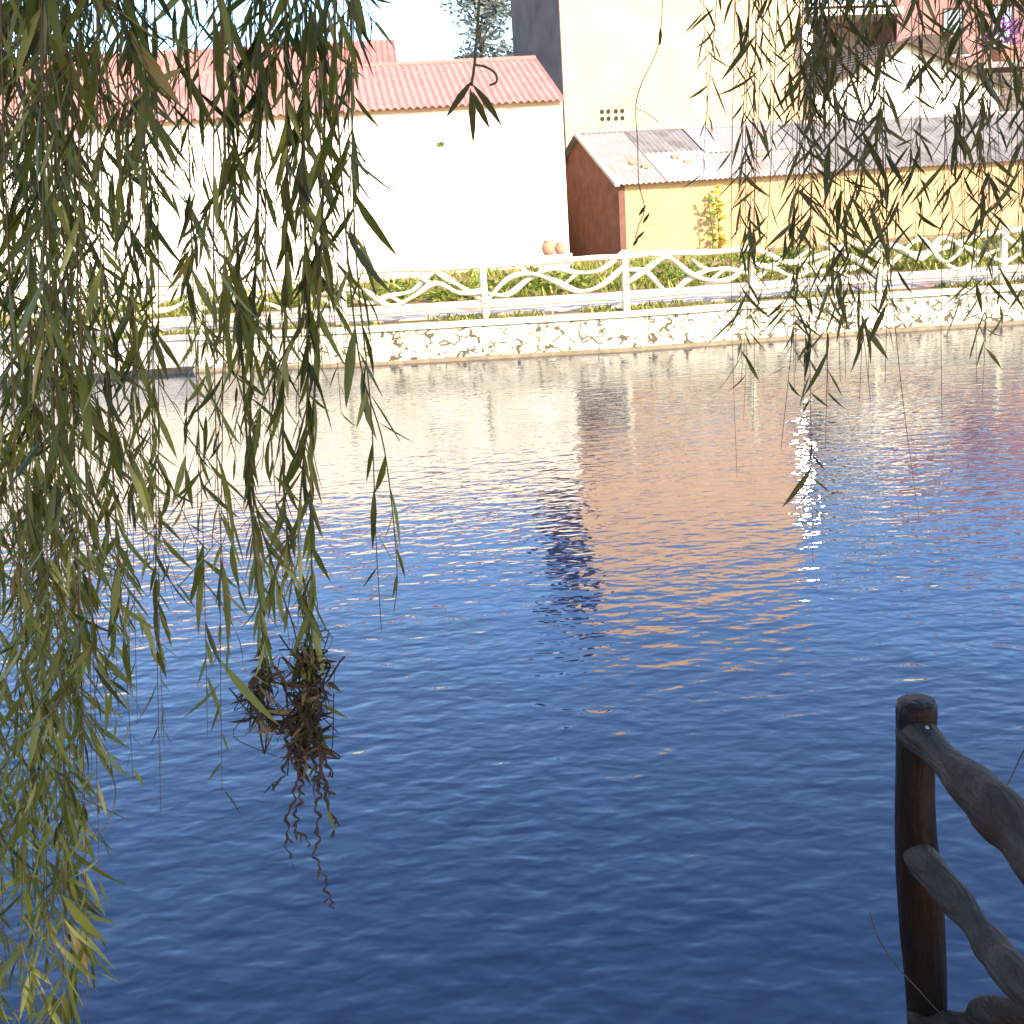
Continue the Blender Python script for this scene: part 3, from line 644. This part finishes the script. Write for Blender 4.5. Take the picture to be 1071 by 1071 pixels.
# ------------------------------------------------------------------ willows
W_leaf = leaf_mat('willow_leaf', [(0, (.04, .046, .008)), (.3, (.10, .108, .014)), (.6, (.19, .19, .033)), (.86, (.33, .31, .10)), (.93, (.30, .26, .06)), (1, (.36, .22, .07))], .38, .42, .4)
W_leafd = leaf_mat('willow_leaf_dark', [(0, (.055, .048, .011)), (.5, (.12, .10, .02)), (.9, (.20, .165, .045)), (1, (.18, .10, .03))], .38, .45, .35)
def frond(tree, path, limb_pt, leafm, twigm, r2, dens, L, start=0., bare=0., tw=.0022, wd=.125, ang=(.18, .78), name='frond', shoots=0., zmax=9.):
    """path: world points from the top of the hanging twig to its tip"""
    top = spline(([limb_pt, limb_pt.lerp(path[0], .6)+Z*.12] if limb_pt is not None else [])+list(path), 7)
    mb = MB()
    def run(pts, tw, start, bare, L, dens, sh):
        n = len(pts); mb.tube(pts, [tw*(1.25-.9*i/(n-1)) for i in range(n)], 4, 1, cap=False)
        seg = [(pts[i+1]-pts[i]).length for i in range(n-1)]; tot = sum(seg); s = start*tot+r2.uniform(0, .03); phi = r2.uniform(0, 6.28)
        while s < tot*(1-bare):
            q = s; i = 0
            while i < n-2 and q > seg[i]: q -= seg[i]; i += 1
            p = pts[i].lerp(pts[i+1], min(1, q/seg[i])); t = (pts[i+1]-pts[i]).normalized()
            phi += math.pi*.8+r2.gauss(0, .6)
            h = Vector((math.cos(phi), .55*math.sin(phi), 0)); h = (h-t*h.dot(t)); h = h.normalized() if h.length > .1 else t.orthogonal().normalized()
            if sh and r2.random() < sh and s < tot*.9:
                ln = r2.uniform(.07, .26); a = r2.uniform(.35, .8); d = t*math.cos(a)+h*math.sin(a)
                run(spline([p, p+d*ln*.4, p+d*ln*.75-Z*ln*.08, p+d*ln-Z*ln*.25], 3), tw*.6, .08, 0, L*.9, dens*.8, 0)
            a = r2.uniform(*ang); d = t*math.cos(a)+h*math.sin(a)-Z*.12
            wv = d.cross(h)+Vector((r2.gauss(0, .6), r2.gauss(0, .6), r2.gauss(0, .6)))
            LL = L*min(1.8, max(.45, r2.lognormvariate(-.05, .32)))*(1 if s < tot*.93 else .65)
            tone = min(.88, max(0, r2.gauss(.42, .24))) if r2.random() > .03 else r2.uniform(.88, 1.)
            mb.leaf(p, d, wv, LL, LL*wd*r2.uniform(.75, 1.25), tone, r2.gauss(.0, .17), 0, .3, r2.gauss(0, .13))
            s += dens*r2.uniform(.5, 1.6)
    run(top, tw, start, bare, L, dens, shoots)
    return mb.build(name, [leafm, twigm], tree)
def limbnear(limb, p):
    return min(limb, key=lambda q: (q-p).length)

# left willow: trunk off to the left, limbs reaching over the camera's left
lw = empty('willow_tree', (-3.6, -.4, 1.05), 'weeping willow whose dense leafy fronds curtain the left side', 'tree')
trunk = spline([(-3.6, -.4, .9), (-3.55, -.35, 2.2), (-3.35, -.2, 3.6), (-3.2, -.1, 5.0), (-2.9, -.3, 7.2)], 6)
mb = MB(); mb.tube(trunk, [.30-.006*i for i in range(len(trunk))], 14, 0, .06); mb.build('trunk', M_bark, lw)
limbsL = [spline([trunk[12], (-2.6, .5, 4.5), (-1.7, 1.3, 4.75), (-.7, 1.75, 4.7), (.3, 2.0, 4.4)], 8), spline([trunk[14], (-2.6, 1.0, 4.9), (-1.9, 2.0, 5.0), (-1.1, 2.6, 4.8), (-.2, 3.0, 4.5)], 8), spline([trunk[8], (-2.6, .6, 4.0), (-1.7, 1.2, 4.3), (-.9, 1.4, 4.25)], 8)]
for l in limbsL:
    mb = MB(); mb.tube(l, [.07-.055*i/(len(l)-1) for i in range(len(l))], 8, 0, .05); mb.build('limb', M_bark, lw)
allL = [p for l in limbsL for p in l]
r2 = random.Random(21)
def hang(x_top, x_tip, y_tip, Y, wig=10., ytop=-330, k=6):
    out = []
    ph = r2.uniform(0, 6.28); 
    for i in range(k+1):
        t = i/k; s = t**1.2
        px = x_top+(x_tip-x_top)*s+wig*math.sin(ph+t*4.5)*t; py = ytop+(y_tip-ytop)*t
        out.append(at(px, py, Y+.05*math.sin(ph+t*3)))
    return out
specs = []
for i in range(32): # far-left curtain, to the bottom of the frame
    x = -70+160*(i+r2.random())/32; specs.append((x+r2.uniform(-25, 15), x+r2.uniform(-10, 22), r2.uniform(980, 1330)-max(0, x-35)*2.6, r2.uniform(1.45, 2.2)))
for i in range(13):
    x = 20+160*(i+r2.random())/13; specs.append((x-20, x+r2.uniform(-10, 15), r2.uniform(560, 820), r2.uniform(1.5, 2.3)))
for i in range(15):
    x = 115+215*(i+r2.random())/15; specs.append((x-12, x+r2.uniform(-12, 18), r2.uniform(410, 690), r2.uniform(1.5, 2.4)))
for i in range(3):
    x = 340*(i+r2.random())/3; specs.append((x-8, x+r2.uniform(-12, 12), r2.uniform(160, 430), r2.uniform(1.5, 2.3)))
for i in range(11):
    x = 315+66*(i+r2.random())/11; specs.append((x-14, x+r2.uniform(-8, 10), r2.uniform(230, 450), r2.uniform(1.8, 2.4)))
specs += [(100, 118, 640, 1.5), (225, 243, 830, 1.7), (118, 190, 850, 1.7), (150, 165, 780, 1.75), (195, 208, 770, 1.8)]
for (xt, xe, ye, Y) in specs:
    path = hang(xt, xe, ye, Y, r2.uniform(6, 22))
    frond(lw, path, limbnear(allL, path[0]), W_leaf, r2.choice([M_twig, M_rtwig]), r2, .036 if xe > 90 else .028, .066*r2.uniform(.85, 1.3), .1, r2.choice([0, 0, .04]), .0016, .112, shoots=(.12 if xe < 90 else .07) if xe < 330 else .02)
frond(lw, [at(x, y, 1.75) for x, y in ((352, -330), (350, 0), (357, 180), (375, 370), (402, 470), (415, 590), (412, 640))], limbnear(allL, at(352, -330, 1.75)), W_leaf, M_twig, r2, .04, .085, .1, .02)
frond(lw, [at(x, y, 1.75) for x, y in ((372, -330), (368, 60), (372, 260), (388, 430), (393, 560), (399, 660))], limbnear(allL, at(372, -330, 1.75)), W_leaf, M_twig, r2, .05, .085, .1, .04)
frond(lw, [at(x, y, 1.7) for x, y in ((60, 640), (85, 760), (112, 800), (121, 830), (112, 862), (92, 885))], None, W_leaf, M_twig, r2, .4, .05, .3, .6, .0016)
for q in (((335, -330), (318, 100), (322, 400), (312, 560), (322, 640), (326, 735)), ((300, -330), (300, 200), (296, 480), (306, 600), (320, 660), (324, 740)), ((280, -330), (270, 200), (262, 480), (285, 590), (308, 660), (318, 720)), ((350, -330), (338, 200), (326, 480), (326, 600), (326, 660), (330, 760)), ((240, -330), (246, 200), (262, 520), (272, 620), (276, 700), (280, 740))):
    frond(lw, [at(x, y, 1.84) for x, y in q], limbnear(allL, at(q[0][0], -330, 1.85)), W_leaf, M_twig, r2, .015, .074, .1, 0, .0026, .13, (.1, .5), shoots=.05)
# one fine separate twig with a rosette of long leaves
P_ = [at(x, y, 1.75) for x, y in ((505, -380), (503, -100), (501, 0), (497, 60), (493, 90))]
mb = MB(); pts = spline([limbnear(allL, P_[0])]+P_, 6); mb.tube(pts, [.0022]*len(pts), 5, 1)
for (bx, by, ex, ey, sd_) in ((494, 84, 464, 123, .06), (492, 92, 498, 152, -.05), (494, 88, 531, 130, -.12), (494, 95, 511, 137, .04)):
    a, b = at(bx, by, 1.75), at(ex, ey, 1.72); mb.leaf(a, b-a, rt0, (b-a).length, .011, .25, .03, 0, .3, sd_)
mb.tube(spline([at(x, y, 1.75) for x, y in ((497, 68), (508, 70), (518, 77), (519, 86), (512, 89))], 5), .0018, 5, 1)
mb.build('frond', [W_leafd, M_twig], lw)
# dark branch wood at the top left corner
mb = MB(); mb.tube(spline([at(-60, 90, 1.9), at(-5, 40, 1.9), at(12, 12, 1.95), at(32, -40, 2.0), limbnear(allL, at(32, -200, 2.0))], 6), [.011]*25, 7, 0, .1)
for q in (((-20, 95), (30, 55), (75, 22), (120, -20)), ((-20, 55), (20, 42), (55, 10), (75, -30)), ((-10, 100), (40, 62), (70, 40))):
    mb.tube(spline([at(x, y, 1.9) for x, y in q], 5), .0022, 5)
mb.build('twig', M_bark, lw)
# crown overhead and behind
def crown(tree, lobes, n, seed, L=.13):
    r3 = random.Random(seed); mb = MB()
    for k in range(n):
        c, rd_ = r3.choice(lobes); d = Vector((r3.gauss(0, 1), r3.gauss(0, 1), r3.gauss(0, 1))); d = d/d.length*(r3.random()**.4)
        p = Vector(c)+Vector((d.x*rd_[0], d.y*rd_[1], d.z*rd_[2]))
        mb.leaf(p, Vector((r3.gauss(0, .5), r3.gauss(0, .5), -1)), Vector((r3.gauss(0, 1), r3.gauss(0, 1), .2)), L*r3.uniform(1.6, 3.4), L*r3.uniform(.5, .8), r3.random()*.8, .1, st=((0, .2), (.4, 1.), (.8, .5)))
    mb.build('crown', W_leaf, tree)
crown(lw, [((-2.8, -.6, 7.0), (2.4, 2.0, 1.7)), ((-1.4, -.6, 6.6), (2.0, 1.6, 1.3))], 5000, 31)

# right willow: trunk to the right behind the camera
rw_t = empty('willow_tree', (3.6, -2.6, 1.05), 'weeping willow whose sparse thin fronds hang at upper right', 'tree')
trunk2 = spline([(3.6, -2.6, .9), (3.5, -2.5, 2.6), (3.3, -2.2, 4.2), (3.1, -2.1, 6.0), (3.0, -2.2, 8.0)], 6)
mb = MB(); mb.tube(trunk2, [.32-.007*i for i in range(len(trunk2))], 14, 0, .06); mb.build('trunk', M_bark, rw_t)
limbsR = [spline([trunk2[12], (2.8, -1.0, 4.9), (2.1, .6, 5.2), (1.5, 1.9, 5.1), (.9, 2.8, 4.6)], 8), spline([trunk2[14], (3.0, -.4, 5.2), (2.4, 1.4, 5.3), (1.8, 2.6, 5.0), (1.3, 3.2, 4.7)], 8)]
for l in limbsR:
    mb = MB(); mb.tube(l, [.07-.055*i/(len(l)-1) for i in range(len(l))], 8, 0, .05); mb.build('limb', M_bark, rw_t)
allR = [p for l in limbsR for p in l]
def rfr(xt, xm, xe, ye, Y=2.6, L=.078, dens=.028, bare=.04, start=.25, wig=6, lm=W_leafd, tm=M_rtwig):
    ph = r2.uniform(0, 6.28); path = []
    for i in range(8):
        t = i/7; px = (1-t)**2*xt+2*t*(1-t)*xm+t*t*xe+wig*math.sin(ph+5*t)*t; path.append(at(px, -260+(ye+260)*t, Y))
    frond(rw_t, path, limbnear(allR, path[0]), lm, tm, r2, dens, L, start, bare, .0018, .105, (.35, 1.0), shoots=.03)
for a in ((845, 840, 830, 410), (866, 862, 868, 470), (872, 880, 905, 420), (852, 845, 820, 470), (815, 800, 770, 400), (810, 790, 772, 440), (905, 900, 900, 420), (975, 985, 1000, 330), (858, 850, 846, 440), (880, 878, 874, 400), (868, 856, 862, 190), (850, 852, 850, 320), (848, 856, 872, 410), (790, 782, 775, 380), (930, 920, 912, 400), (1062, 1058, 1052, 190), (1005, 1012, 1030, 230), (820, 822, 826, 260), (1068, 1064, 1066, 200), (1025, 1032, 1042, 350), (950, 958, 972, 260), (925, 925, 922, 400),
          (915, 912, 890, 330), (940, 930, 918, 300), (760, 752, 740, 190), (745, 738, 735, 130), (775, 770, 768, 100), (812, 806, 800, 150), (985, 1000, 1015, 250), (1000, 1005, 1000, 180), (1030, 1028, 1025, 400), (1045, 1040, 1022, 420), (1060, 1062, 1060, 300), (1075, 1072, 1068, 240),
          (960, 955, 945, 210), (1010, 1012, 1040, 260), (975, 968, 960, 120), (1040, 1045, 1050, 110), (890, 865, 850, 150), (882, 860, 850, 140), (950, 942, 935, 90), (1066, 1060, 1052, 60), (862, 850, 845, 590), (835, 832, 838, 390), (892, 890, 884, 395), (860, 868, 890, 350), (828, 815, 790, 330), (900, 912, 930, 330), (1015, 1020, 1030, 200), (1052, 1050, 1046, 260), (965, 962, 958, 300), (1000, 1006, 1012, 330), (795, 786, 776, 330), (1075, 1078, 1072, 330), (882, 892, 912, 250)):
    rfr(*a, Y=r2.uniform(2.35, 2.9), bare=(.05 if a[3] > 380 else .01), start=.2)
for a in ((770, 768, 769, 500), (800, 790, 782, 450), (990, 992, 988, 440), (905, 915, 962, 545)):
    rfr(*a, dens=.12, bare=.3, start=.3, L=.06)
P_ = [at(x, y, 2.5) for x, y in ((700, -330), (694, -60), (690, 40), (672, 85), (665, 112), (667, 150), (668, 190), (674, 218), (668, 236), (664, 250))]
mb = MB(); pts = spline([limbnear(allR, P_[0])]+P_, 6); mb.tube(pts, [.0013]*len(pts), 4, 1)
for (bx, by, ex, ey) in ((691, 28, 690, 50), (668, 226, 676, 214), (672, 234, 680, 222), (669, 236, 690, 235), (664, 252, 675, 241), (662, 258, 668, 248)):
    a, b = at(bx, by, 2.5), at(ex, ey, 2.48); mb.leaf(a, b-a, rt0, (b-a).length, .008, .2, .03)
mb.build('frond', [W_leafd, M_twig], rw_t)
crown(rw_t, [((2.8, -2.3, 7.4), (2.7, 2.3, 2.2)), ((1.2, -2.6, 6.6), (2.2, 1.6, 1.7)), ((3.2, -.6, 6.6), (2.0, 1.8, 1.4)), ((.8, -.6, 6.4), (1.8, 1.2, .9)), ((5.0, -2.2, 4.4), (1.9, 2.0, 2.0)), ((6.4, -1.6, 4.6), (1.5, 2.0, 2.2)), ((3.6, -3.6, 4.6), (1.7, 1.5, 2.0))], 17000, 41)  # low outer lobes, out of view, added to shade the near water

# ------------------------------------------------------------------ dry tangle caught on a frond
YC = 1.85; r_ = random.Random(8)
dc = empty('dry_tangle', at(300, 690, YC), 'brown tangle of dead roots and leaves hanging from a willow frond', 'dead plant matter')
mb = MB()
def A(px, py, j=6, dz=.02): return at(px+r_.uniform(-j, j), py+r_.uniform(-j, j), YC+r_.uniform(-dz, dz))
lobeA = [(272+r_.gauss(0, 5), y) for y in range(690, 752, 4)]; lobeB = [(322+r_.gauss(0, 5)-(y-700)*.04, y) for y in range(682, 792, 4)]; lobeC = [(x, 752+r_.gauss(0, 6)+.18*(x-272)) for x in range(276, 322, 5)]
spots = lobeA+lobeB*2+lobeC
for k in range(70):
    c_ = r_.choice(spots); d_ = r_.uniform(0, 6.28); l_ = r_.uniform(14, 46)
    q = [(c_[0]+l_*t*math.cos(d_+t*r_.uniform(-2, 2)), c_[1]+l_*t*math.sin(d_+t*r_.uniform(-2, 2))) for t in (0, .35, .7, 1)]
    mb.tube(spline([A(x, y, 4, .03) for x, y in q], 4), r_.uniform(.0006, .0019), 5, 0, .2, rnd=r_)
for lobe in (lobeA, lobeB, lobeB, lobeC):
    for k in range(5): mb.tube(spline([A(x, y, 6, .018) for x, y in lobe[::3]], 4), r_.uniform(.001, .003), 5, 0, .2, rnd=r_)
for k in range(360):
    c_ = r_.choice(spots); p = A(*c_, 6, .022); mb.leaf(p, Vector((r_.gauss(0, .8), r_.gauss(0, .6), r_.gauss(-.5, .8))), Vector((1, r_.gauss(0, 1), 1)), r_.uniform(.012, .06), r_.uniform(.005, .012), r_.random(), r_.uniform(-.8, .8), 0 if r_.random() < .6 else 1, .5, r_.uniform(-.4, .4))
mb.build('tangle', [M_dry, M_dryl], dc)
for q in (((300, 765), (304, 790), (312, 812), (306, 840), (301, 870), (302, 898)), ((312, 808), (315, 830), (309, 850), (312, 868), (326, 884)), ((325, 760), (330, 800), (335, 822), (331, 845), (334, 870), (331, 897), (337, 915), (342, 935), (348, 952)), ((320, 750), (330, 780), (343, 798), (345, 812)), ((326, 812), (340, 822), (348, 832)), ((336, 800), (343, 840), (350, 870)), ((303, 785), (296, 810), (287, 822))):
    mb = MB(); P_ = spline([A(x, y, 1.5, .004) for x, y in q], 8); ph = r_.uniform(0, 6)
    P_ = [p+rt*(.0042*math.sin(i*.8+ph)+.003*math.sin(i*1.7))+fwd*.003*math.cos(i*.9) for i, p in enumerate(P_)]
    mb.tube(P_, [max(.0009, .0030-.0014*i/len(P_)+.0009*math.sin(i*1.3+ph)) for i in range(len(P_))], 6, 0, .2, rnd=r_)
    for k in range(5):
        p = r_.choice(P_); mb.leaf(p, Vector((r_.gauss(0, .6), r_.gauss(0, .4), -1)), Vector((1, r_.gauss(0, 1), 0)), r_.uniform(.01, .03), .005, .3, r_.uniform(-.8, .8), 0, .5)
    mb.build('root_strand', M_dry, dc)
for (bx, by, ex, ey) in ((333, 735, 366, 752), (333, 770, 352, 772), (333, 775, 346, 785), (341, 842, 352, 872), (330, 800, 322, 815)):
    mb = MB(); a, b = at(bx, by, YC), at(ex, ey, YC-.02); mb.leaf(a, b-a, rt0+Z*.5, (b-a).length, .008, .4, .05); mb.build('leaf', W_leaf, dc)
